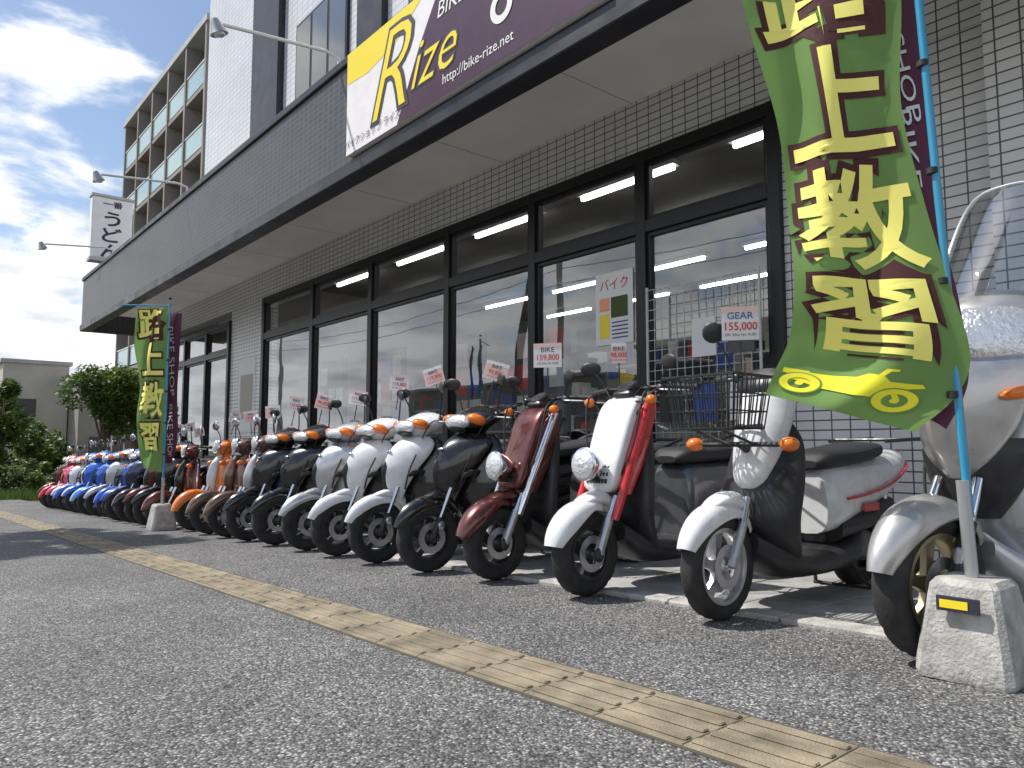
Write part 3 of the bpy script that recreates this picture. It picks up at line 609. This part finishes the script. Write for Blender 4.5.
storefront([2.9,4.17,5.6,7.1,8.9,10.7,12.62],3.28,2.6,.55,.15)
storefront([14.31,15.6,17.0,18.35],3.1,2.5,.5,.15)
b.obj('window_frames',parent=shop,smooth=False); gl.obj('window_glass',parent=shop,smooth=False,recalc=False)
b=B()
b.box(5.3,12,1.0,19.3,-.3,.1,'interior_floor'); b.box(12,12.2,1,19.3,.1,3.6,'interior_wall'); b.box(5.3,12,.8,1,.1,3.6,'interior_wall'); b.box(5.3,12,19.3,19.5,.1,3.6,'interior_wall'); b.box(5.26,12.2,.8,19.49,3.603,3.75,'interior_wall')
b.box(5.3,12,12.9,13.0,.1,3.6,'interior_wall')
rs=random.Random(11)
for yy in range(2,19,2):
    b.box(8.6,8.65,yy,yy+1.4,.1,2.0,'wall_dark')
    for z in (.5,.95,1.4,1.85):
        b.box(8.2,8.6,yy,yy+1.4,z,z+.03,'white_metal')
        t=yy+.05
        while t<yy+1.25:
            w_=rs.uniform(.06,.16); b.box(8.24,8.5,t,t+w_,z+.03,z+rs.uniform(.12,.32),rs.choice(['paper_white','ink_red','wall_dark','ink_blue','engine','wall_beige','matte_black','matte_black'])); t+=w_+rs.uniform(.01,.06)
# tall display fixtures close to the glass
for yy in (5.9,7.4,9.3,11.1):
    b.box(5.75,5.8,yy,yy+.9,.1,2.15,'wall_dark')
    for k in range(3):
        for j in range(3): b.box(5.735,5.748,yy+.05+j*.28,yy+.28+j*.28,1.0+k*.37,1.3+k*.37,rs.choice(['paper_white','wall_beige','ink_red','engine','paper_pink','ink_blue']))
for k in range(26):
    yy=rs.uniform(2,18); z=rs.uniform(1.0,2.9); b.box(11.97,11.99,yy,yy+rs.uniform(.3,.9),z,z+rs.uniform(.3,.7),rs.choice(['paper_white','paper_pink','sign_yellow','ink_blue','wall_dark']))
b.box(7.0,7.6,5.2,6.8,.1,1.1,'wall_beige',.02); b.box(6.9,7.7,5.15,6.85,1.1,1.14,'wall_dark',.01)
b.obj('interior',parent=shop)
b=B()
for x in (6.0,7.5,9.3,11):
    for yy in (2.6,4.6,6.6,8.6,10.6,14.5,16.5): b.box(x-.02,x+.02,yy,yy+1.3,3.5,3.54,'tube_light'); b.box(x-.06,x+.06,yy-.03,yy+1.33,3.545,3.6,'white_metal')
b.obj('ceiling_lights',parent=shop,smooth=False)
b=B()
zg=gz(3.5)+.03
for k in range(15): yy=2.98+k*.075; b.tube([(4.86,yy,zg),(4.86,yy,2.0)],.004,'pole_grey',5)
for k in range(24): z=.05+k*.085; b.tube([(4.86,2.98,z),(4.86,4.03,z)],.004,'pole_grey',5)
for yy in (2.98,4.03): b.tube([(4.86,yy,zg),(4.86,yy,2.03)],.012,'pole_grey',8); b.tube([(4.62,yy,zg),(4.92,yy,zg)],.012,'pole_grey',8)
for k in range(5): yy=3.02+(k%3)*.33; z=.9+(k//3)*.5; b.box(4.84,4.852,yy,yy+.22,z,z+.3,['paper_white','ink_blue','matte_black','wall_dark','paper_white'][k])
b.obj('display_rack',smooth=False)
b=B()
def poster(y0,y1,z0,z1,bg,x=XF-.004):
    b.poly([(x,y1,z0),(x,y0,z0),(x,y0,z1),(x,y1,z1)],bg)
poster(4.30,4.75,1.62,2.28,'paper_white'); addtext(b,'バイク',.12,(XF-.007,4.52,2.16),(0,-1,0),(0,0,1),'ink_red'); 
poster(4.36,4.56,1.86,2.05,'leaf_b',XF-.006); poster(4.58,4.70,1.68,1.9,'sign_yellow',XF-.006); poster(4.58,4.70,1.93,2.05,'paint_orange',XF-.006)
for k in range(5): poster(4.36,4.55,1.67+k*.035,1.682+k*.035,'ink_dark' if k%2 else 'ink_blue',XF-.006)
poster(13.0,13.8,1.0,2.3,'paper_white'); poster(13.1,13.7,1.2,2.0,'wall_beige',XF-.006)
b.obj('posters',parent=shop,smooth=False,recalc=False)
XC=3.37; Y0,Y1=-3,19.5
b=B()
b.box(XC+.03,XC+.18,Y0,Y1,3.5,4.52,'tile_dark'); b.box(XC,XC+.2,Y0,Y1+.03,3.35,3.497,'dark_metal',.01); b.box(XC,XC+.22,Y0,Y1+.03,4.523,4.61,'dark_metal',.01)
b.box(XC+.183,XF-.003,Y1-.15,Y1,3.35,4.52,'tile_dark'); b.box(XC+.2,XF-.003,Y0,Y1-.153,3.77,3.9,'soffit'); b.box(XC+.222,XF-.003,Y0,Y1,4.45,4.55,'wall_grey')
yy=Y0
while yy<Y1-.3: b.box(XC+.201,XF-.004,yy,yy+.008,3.7685,3.775,'joint'); yy+=1.82
b.obj('canopy',parent=shop,smooth=False)
# sign
b=B(); X=XC-.035
b.box(X,XC+.028,3.05,6.5,3.53,4.56,'sign_white')
def py(p,m,o): b.poly([(X-o,yy,zz) for yy,zz in p],m)
py([(6.5,4.56),(6.5,4.25),(6.1,4.22),(5.6,4.3),(5.1,4.56)],'sign_yellow',.002)
py([(5.55,3.53),(3.05,3.53),(3.05,4.56),(4.85,4.56),(5.2,4.1)],'sign_purple',.003)
py([(3.05,4.3),(3.05,4.56),(4.7,4.56),(3.9,4.46)],'sign_yellow',.004)
yd,zd=(0,-1,0),(0,0,1)
addtext(b,'R',1.15,(X-.006,5.6,4.02),yd,zd,'ink_dark',.02,shear=.4); addtext(b,'R',1.15,(X-.009,5.6,4.02),yd,zd,'sign_yellow',-.012,shear=.4)
addtext(b,'ize',.6,(X-.006,4.95,3.93),yd,zd,'ink_dark',.02,shear=.4); addtext(b,'ize',.6,(X-.009,4.95,3.93),yd,zd,'sign_yellow',-.008,shear=.4)
addtext(b,'BIKE SHOP',.2,(X-.007,4.45,4.28),yd,zd,'paper_white',.0,shear=.2)
addtext(b,'http://bike-rize.net',.12,(X-.007,4.4,3.66),yd,zd,'paper_white')
addtext(b,'バイクショップ ライズ',.1,(X-.007,6.0,3.62),yd,zd,'ink_dark')
def ringp(b,f,cx,cy,r0,r1,m,n=28):
    vs=[];fs=[]
    for i in range(n):
        a=2*math.pi*i/n; vs+=[f(cx+r0*math.cos(a),cy+r0*math.sin(a)),f(cx+r1*math.cos(a),cy+r1*math.sin(a))]
    for i in range(n): j=(i+1)%n; fs.append((2*i,2*i+1,2*j+1,2*j))
    b.add(vs,fs,m)
SIL=[(-.62,.02),(-.55,.25),(-.75,.55),(-.6,.6),(-.45,.4),(-.25,.12),(.1,.1),(.18,.3),(.12,.42),(.55,.48),(.75,.4),(.85,.15),(.6,.12),(.45,.22),(.25,.0),(-.3,-.02)]
fs_=lambda x,y:(X-.008,3.75-x*.5,3.98+y*.5)
b.poly([fs_(x,y) for x,y in SIL],'paper_white'); ringp(b,fs_,-.68,-.08,.14,.26,'paper_white'); ringp(b,fs_,.55,-.08,.14,.26,'paper_white')
b.obj('shop_sign',smooth=False,recalc=False)
for yy in (6.92,12.0,16.9):
    b=B(); b.tube([(3.45,yy,4.62),(3.45,yy,4.74),(3.3,yy,4.77),(2.25,yy,4.66)],.018,'white_metal',10)
    b.tube([(3.45,yy,4.60),(3.45,yy,4.64)],.05,'white_metal',12)
    b.lathe((2.2,yy,4.62),(.35,0,-.94),[(0,-.07),(.035,-.07),(.05,-.03),(.075,.05),(.085,.07),(.078,.072),(.0,.04)],'pole_grey',20)
    b.ell((2.22,yy,4.56),(.06,.06,.03),'lens'); b.obj('sign_lamp')
b=B(); b.box(3.22,4.02,17.9,18.15,4.78,6.12,'sign_white',.02); b.box(3.2,4.04,17.88,18.17,4.7,4.777,'pole_grey'); b.box(3.2,4.04,17.88,18.17,6.123,6.18,'pole_grey')
b.tube([(3.6,18.02,4.55),(3.6,18.02,4.72)],.05,'pole_grey',10)
def vtext(t,size,zc):
    vs,fs=textgeo(t,.02); xs=[v[0] for v in vs]; zs=[v[1] for v in vs]; cx=(min(xs)+max(xs))/2; cz=(min(zs)+max(zs))/2; k=size/max(max(xs)-min(xs),max(zs)-min(zs))
    b.add([(3.62+(v[0]-cx)*k*1.3,17.893,zc+(v[1]-cz)*k) for v in vs],fs,'ink_dark')
vtext('一番',.3,5.98)
for k,t in enumerate('うどん'): vtext(t,.32,5.65-k*.35)
b.obj('restaurant_sign',smooth=False,recalc=False)
# ---------------- apartment ----------------
apt=empty('apartment_building'); b=B()
b.box(11.4,22,32.7,47,-2,19.3,'apt_wall'); b.box(9.9,22,32.5,47.2,19.3,19.6,'wall_grey')
for k in range(6): 
    z=1.9+k*2.9; b.box(10,11.4,32.7,47,z,z+.2,'apt_wall')
    for p_ in range(5):
        y0=32.9+p_*2.83
        b.box(11.37,11.398,y0+.5,y0+2.4,z+.25,z+2.3,'window_dark')
for p_ in range(6): yy=32.6+p_*2.84; b.box(9.95,11.39,yy,yy+.2,-1,19.29,'apt_wall')
b.obj('walls_and_slabs',parent=apt,smooth=False)
b=B()
for k in range(6):
    z=2.1+k*2.9
    for p_ in range(5):
        y0=32.82+p_*2.84; b.box(10.02,10.05,y0,y0+2.6,z+.08,z+1.05,'balcony_glass'); b.box(9.99,10.08,y0,y0+2.6,z+1.06,z+1.12,'white_metal')
        if random.random()<.5: b.box(10.8,11.2,y0+.3,y0+1.1,z+.05,z+.7,'white_metal',.02)
b.obj('balcony_rails',parent=apt,smooth=False)
def bldg(name,x0,x1,y0,y1,h,m,fl=3.0,face='-y',zb=-2):
    e=empty(name); b=B(); b.box(x0,x1,y0,y1,zb,h,m); b.box(x0-.2,x1+.2,y0-.2,y1+.2,h,h+.3,'wall_grey'); b.obj('walls',parent=e,smooth=False); b=B()
    z=zb+2.2
    while z+1.5<h:
        if '-y' in face:
            x=x0+.8
            while x+1.6<x1: b.box(x,x+1.5,y0-.05,y0-.004,z,z+1.3,'window_dark'); b.box(x-.08,x+1.58,y0-.09,y0-.052,z-.1,z-.03,'white_metal'); x+=2.4
        if 'x' in face:
            y=y0+.8; xx=x1
            while y+1.6<y1: b.box(xx+.004,xx+.05,y,y+1.5,z,z+1.3,'window_dark'); y+=2.4
        z+=fl
    b.obj('windows',parent=e,smooth=False)
bldg('distant_building',7,11.5,70,80,7.3,'wall_beige'); bldg('distant_building',11.6,17,66,78,6.2,'apt_wall')
bldg('distant_building',17.2,30,75,88,5,'wall_beige')
bldg('street_building',-44,-32,-4,12,6.5,'apt_wall',face='x'); bldg('street_building',-46,-30,20,34,7.5,'wall_dark',face='x'); bldg('street_building',-50,-34,42,70,6.5,'apt_wall',face='x')
for yy in (-6,22,50):
    b=B(); b.tube([(-11,yy,gz(yy)-.1),(-11,yy,9.5)],[.17,.11],'concrete',14)
    for z in (8.6,9.1): b.box(-11.8,-10.2,yy-.04,yy+.04,z,z+.08,'pole_grey')
    b.obj('utility_pole')
b=B()
for z,x in ((9.25,-11.7),(9.25,-11),(9.25,-10.3),(8.0,-11),(7.4,-11)):
    b.tube([(x,-6+28*t/10,z-.6*(1-(2*t/10-1)**2)) for t in range(11)],.015,'matte_black',5); b.tube([(x,22+28*t/10,z-.6*(1-(2*t/10-1)**2)) for t in range(11)],.015,'matte_black',5)
b.obj('power_lines')
# ---------------- vegetation ----------------
def crown(b,c,r,n,mats,ls=.09,clumps=14,seed=1):
    rnd=random.Random(seed); cl=[]
    for i in range(clumps):
        while 1:
            v=Vector((rnd.uniform(-1,1),rnd.uniform(-1,1),rnd.uniform(-1,1)))
            if .25<v.length<1: break
        cl.append((Vector((c[0]+v.x*r[0]*.8,c[1]+v.y*r[1]*.8,c[2]+v.z*r[2]*.8)),rnd.uniform(.22,.42)*min(r),rnd.choice(mats)))
    for i in range(n):
        cc,cr_,m=cl[rnd.randrange(clumps)]
        d=Vector((rnd.gauss(0,1),rnd.gauss(0,1),rnd.gauss(0,1))).normalized()*cr_*rnd.uniform(.5,1.15)
        p=cc+d; a=Vector((rnd.uniform(-1,1),rnd.uniform(-1,1),rnd.uniform(-.6,.6))).normalized(); q=a.cross(Vector((rnd.uniform(-1,1),rnd.uniform(-1,1),1))).normalized(); l=ls*rnd.uniform(.6,1.3)
        b.add([p-a*l,p-q*l*.45,p+a*l,p+q*l*.45],[(0,1,2,3)],m if rnd.random()<.8 else rnd.choice(mats))
    return cl
def tree(name,x,y,h,r,n=6000,ls=.1,seed=1,mats=('leaf_a','leaf_b','leaf_c'),tr=.12,dx=0):
    z=gz(y)-.1; b=B(); c=(x+dx,y,z+h-r[2]); cl=crown(b,c,r,n,list(mats),ls,18,seed)
    b.tube([(x,y,z),(x+dx*.2+.05,y,z+h*.35),(x+dx*.8,y+.05,z+h*.75)],[tr,tr*.4],'bark',8)
    for q,_,_ in cl[:12]: b.tube([(x+dx*.5,y,z+(h-2*r[2])*.8+.2),((x+dx*.6+q.x)/2+dx*.2,(y+q.y)/2,(z+h*.45+q.z)/2+.5),tuple(q)],[tr*.4,.01],'bark',5)
    b.obj(name,smooth=False,recalc=False)
tree('street_tree',-1.1,13.2,9.6,(1.4,2.0,1.2),4500,.12,3,tr=.14,dx=-1.2)
tree('broadleaf_tree',6.3,31,5.0,(1.6,1.5,1.6),8000,.1,5,('leaf_b','leaf_a','leaf_b'))
tree('broadleaf_tree',8.6,36,5.0,(1.7,1.6,1.5),6000,.1,6,('leaf_b','leaf_a'))
tree('shrub',2.9,29,3.9,(1.3,1.3,1.6),7000,.1,7,('leaf_a','leaf_b','leaf_b'))
tree('shrub',2.0,34,4.6,(1.6,1.6,1.8),6000,.12,8)
tree('shrub',4.4,31,2.6,(1.2,1.2,1.0),5000,.09,9,('leaf_b','leaf_a'))
b=B()
for i in range(9): crown(b,(2.6+i*.55,26.5+random.random(),gz(26)+.5),(.7,.6,.6),1100,['leaf_b','leaf_a','leaf_b'],.07,8,20+i)
b.obj('hedge',smooth=False,recalc=False)
b=B(); rnd=random.Random(5)
for i in range(9000):
    x=rnd.uniform(1.9,7); y=rnd.uniform(24.5,28); h=rnd.uniform(.08,.35); z=gz(y)-.15; a=rnd.uniform(0,6.3); w=.012
    b.add([(x-w*math.cos(a),y-w*math.sin(a),z),(x+w*math.cos(a),y+w*math.sin(a),z),(x+rnd.uniform(-.1,.1),y+rnd.uniform(-.1,.1),z+.15+h)],[(0,1,2)],rnd.choice(['leaf_a','leaf_b']))
b.obj('grass',smooth=False,recalc=False)
b=B(); b.box(3.005,12,20.6,60,-.3,-.05,'soil',slope=True); b.obj('planting_bed',smooth=False)
# ---------------- flags ----------------
def flag(name,P0,d,rows,amp,glyphs,cm,sil=False,ink='ink_cream',out='ink_brown',ph=0,bold=(.07,.018)):
    P0=Vector((P0[0],P0[1],0)); d=Vector((d[0],d[1],0)).normalized(); n=Vector((-d.y,d.x,0))
    if n.dot(-P0)<0: n=-n
    fine=cr(rows,12); FK=len(fine)-1
    def S(u,v,o=0):
        f=min(max(v,0),1)*FK; i=min(int(f),FK-1); t=f-i; r=[a+(c-a)*t for a,c in zip(fine[i],fine[i+1])]
        e=r[1]+(r[3]-r[1])*u; z=r[0]+(r[2]-r[0])*u
        w=amp*(math.sin(u*8+v*11+ph)+.6*math.sin(u*3-v*19+ph)+.35*math.sin(u*15+v*6+ph))*min(1,(1-u)*1.6+.2)
        return P0+d*e+n*(w+o)+Vector((0,0,z))
    b=B(); NU,NV=30,90
    vs=[S(i/NU,j/NV) for j in range(NV+1) for i in range(NU+1)]
    fs=[(j*(NU+1)+i,j*(NU+1)+i+1,(j+1)*(NU+1)+i+1,(j+1)*(NU+1)+i) for j in range(NV) for i in range(NU)]
    b.add(vs,fs,cm)
    for (t,uc,vc,su,sv,rot) in glyphs:
        for off,mm,o in ((bold[0],out,.0035),(bold[1],ink,.0065)):
            g=textgeo(t,off); gv,gf=sub_geo(*g,maxe=.1)
            c_,s_=math.cos(rot),math.sin(rot)
            b.add([S(uc+(x*c_-y*s_)*su,vc-(x*s_+y*c_)*sv,o) for x,y,_ in gv],gf,mm)
    if sil:
        f=lambda x,y:S(.46+x*.44,.905-y*.13,.005)
        for pl in ([(-.8,.02),(-.72,.3),(-.55,.28),(-.3,.3),(0,.36),(.12,.5),(.3,.5),(.42,.36),(.8,.42),(.86,.34),(.55,.2),(.45,-.05),(.1,-.12),(-.35,-.1)],[(.36,.3),(.42,.3),(.66,.0),(.6,-.06)],[(-.95,.32),(-.6,.32),(-.6,.12),(-.95,.18)],[(.22,.46),(.3,.68),(.46,.7),(.45,.64),(.36,.62),(.3,.46)]):
            gv,gf=sub_geo([(x,y,0) for x,y in pl],[tuple(range(len(pl)))],.12); b.add([f(x,y) for x,y,_ in gv],gf,'ink_yellow')
        f2=lambda x,y:S(.46+x*.44,.905-y*.13,.007)
        for cx in (-.66,.62): ringp(b,f2,cx,-.06,.16,.28,'ink_yellow'); ringp(b,f2,cx,-.06,.0,.06,'ink_yellow'); ringp(b,f2,cx,-.06,.28,.31,cm)
    return b.obj(name,smooth=True,recalc=False,ang=60)
def stand(x,y,lean,h,name='flag_pole'):
    e=empty(name); zb=gz(y); b=B()
    R=[[(x+sx*w,y+sy*w,zb+z) for sx,sy in ((-1,-.85),(-.85,-1),(.85,-1),(1,-.85),(1,.85),(.85,1),(-.85,1),(-1,.85))] for z,w in ((.002,.135),(.02,.14),(.06,.137),(.29,.1),(.31,.085))]
    b.rings(R,'concrete'); b.obj('concrete_base',parent=e,ang=20)
    b=B(); b.tube([(x,y,zb+.25),(x+lean[0]*.15,y+lean[1]*.15,zb+.62)],.02,'pole_grey',14)
    b.tube([(x,y,zb+.5),(x+lean[0],y+lean[1],zb+h)],.0135,'pole_blue',12); 
    b.tube([(x+lean[0],y+lean[1],zb+h-.04),(x+lean[0]-.5,y+lean[1]+.4,zb+h-.03)],.008,'pole_blue',8)
    for k in range(6):
        t=(.9+k*.38)/h; b.lathe((x+lean[0]*t,y+lean[1]*t,zb+h*t),(0,0,1),[(.0137,-.012),(.019,-.01),(.019,.01),(.0137,.012)],'matte_black',12)
    b.obj('pole',parent=e); return e
e=stand(2.72,.93,(-.07,.09),3.05)
b=B(); b.box(2.576,2.59,.87,.99,.19,.235,'ink_dark'); b.box(2.574,2.5755,.90,.98,.2,.225,'sign_yellow'); b.obj('sticker',parent=e)
k_=1.02
rows=[(a,e0*k_,c,e1*k_) for a,e0,c,e1 in [(2.95,.72,2.95,.12),(2.5,.66,2.5,.12),(2.22,.609,2.22,.12),(1.876,.53,1.876,.134),(1.526,.504,1.526,.079),(1.3,.49,1.25,.02),(1.1,.51,1.0,-.03),(.98,.56,.86,.02),(.89,.60,.75,.14)]]
flag('banner_flag',(2.70,.93),(-.45,.89),rows,.024,[('路',.5,.205,.86,.165,0),('上',.5,.37,.86,.155,0),('教',.5,.535,.88,.17,0),('習',.5,.71,.88,.17,0)],'cloth_green',sil=True)
rows2=[(2.95,.4,2.95,.0),(2.5,.38,2.5,-.0),(2.2,.3,2.2,.03),(1.876,.25,1.876,.0),(1.526,.18,1.5,-.01),(1.25,.12,1.2,-.06),(1.0,.1,.93,-.075),(.85,.12,.76,-.0)]
flag('banner_flag',(2.78,1.01),(-.6,.8),rows2,.012,[('BIKE SHOP',.72,.3,.26,.06,-1.5),('BIKE SHOP',.66,.56,.32,.06,-1.5),('BIKE',.62,.8,.4,.05,-1.3)],'cloth_purple',ink='ink_white',out='ink_brown',ph=2,bold=(.03,.0))
e=stand(2.62,9.63,(.0,.0),2.75)
rw=[(2.4,.48,2.4,.02),(1.9,.45,1.9,.02),(1.3,.40,1.3,.0),(.8,.38,.8,.02),(.45,.30,.4,.03)]
flag('banner_flag',(2.62,9.63),(-.6,.8),rw,.025,[('路',.5,.12,.82,.2,0),('上',.5,.32,.82,.19,0),('教',.5,.53,.82,.2,0),('習',.5,.75,.82,.2,0)],'cloth_green')
rw=[(2.35,.3,2.35,-.12),(1.9,.28,1.9,-.1),(1.3,.2,1.3,-.1),(.8,.2,.8,-.12),(.5,.2,.5,-.05)]
flag('banner_flag',(2.7,9.75),(-.6,.8),rw,.02,[('BIKE SHOP',.7,.3,.3,.08,-1.5),('BIKE SHOP',.7,.72,.3,.08,-1.5)],'cloth_purple',ink='ink_white',ph=1,bold=(.03,.0))
# ---------------- light, sky, camera ----------------
sv=Vector((-.36,.42,.83)).normalized()
L=bpy.data.lights.new('sun','SUN'); L.energy=5.0; L.angle=math.radians(.5); L.color=(1,.96,.9)
lo=bpy.data.objects.new('sun',L); lo.rotation_euler=sv.to_track_quat('Z','Y').to_euler(); sc.collection.objects.link(lo)
w=bpy.data.worlds.new('World'); sc.world=w; w.use_nodes=True; N,Lk=w.node_tree.nodes,w.node_tree.links
bg=N['Background']; bg.inputs[1].default_value=.15
sky=N.new('ShaderNodeTexSky'); sky.sky_type='NISHITA'; sky.sun_disc=False; sky.sun_elevation=math.asin(sv.z); sky.sun_rotation=math.atan2(sv.x,sv.y)
tc=N.new('ShaderNodeTexCoord'); sp=N.new('ShaderNodeSeparateXYZ'); Lk.new(tc.outputs['Generated'],sp.inputs[0])
def M_(op,a,b_=None):
    n=N.new('ShaderNodeMath'); n.operation=op
    for i,x in enumerate((a,b_)):
        if x is None: continue
        if isinstance(x,(int,float)): n.inputs[i].default_value=x
        else: Lk.new(x,n.inputs[i])
    return n.outputs[0]
zc=M_('ADD',M_('MAXIMUM',sp.outputs[2],0),.22)
cb=N.new('ShaderNodeCombineXYZ'); Lk.new(M_('DIVIDE',sp.outputs[0],zc),cb.inputs[0]); Lk.new(M_('DIVIDE',sp.outputs[1],zc),cb.inputs[1])
n1=N.new('ShaderNodeTexNoise'); n1.inputs['Scale'].default_value=2.0; n1.inputs['Detail'].default_value=11; n1.inputs['Roughness'].default_value=.56; n1.inputs['Distortion'].default_value=.25; Lk.new(cb.outputs[0],n1.inputs['Vector'])
low=M_('MULTIPLY',M_('SUBTRACT',.46,sp.outputs[2]),.55)
msk=N.new('ShaderNodeMapRange'); msk.inputs[1].default_value=.51; msk.inputs[2].default_value=.60; msk.interpolation_type='SMOOTHSTEP'; Lk.new(M_('ADD',n1.outputs['Fac'],low),msk.inputs[0])
n2=N.new('ShaderNodeTexNoise'); n2.inputs['Scale'].default_value=4; n2.inputs['Detail'].default_value=8; Lk.new(cb.outputs[0],n2.inputs['Vector'])
cc=N.new('ShaderNodeMix'); cc.data_type='RGBA'; cc.inputs[6].default_value=(5.2,5.5,5.9,1); cc.inputs[7].default_value=(8.6,8.6,8.6,1)
mr=N.new('ShaderNodeMapRange'); mr.inputs[1].default_value=.35; mr.inputs[2].default_value=.58; Lk.new(n2.outputs['Fac'],mr.inputs[0]); Lk.new(mr.outputs[0],cc.inputs[0])
mx=N.new('ShaderNodeMix'); mx.data_type='RGBA'; Lk.new(msk.outputs[0],mx.inputs[0]); Lk.new(sky.outputs[0],mx.inputs[6]); Lk.new(cc.outputs[2],mx.inputs[7]); Lk.new(mx.outputs[2],bg.inputs[0])
cam=bpy.data.cameras.new('camera'); cam.lens=26.37; cam.sensor_width=36; cam.clip_end=1500; cam.clip_start=.05
co=bpy.data.objects.new('camera',cam); co.location=(0,0,.70); co.rotation_euler=(math.radians(94.8),0,math.radians(-40)); sc.collection.objects.link(co); sc.camera=co
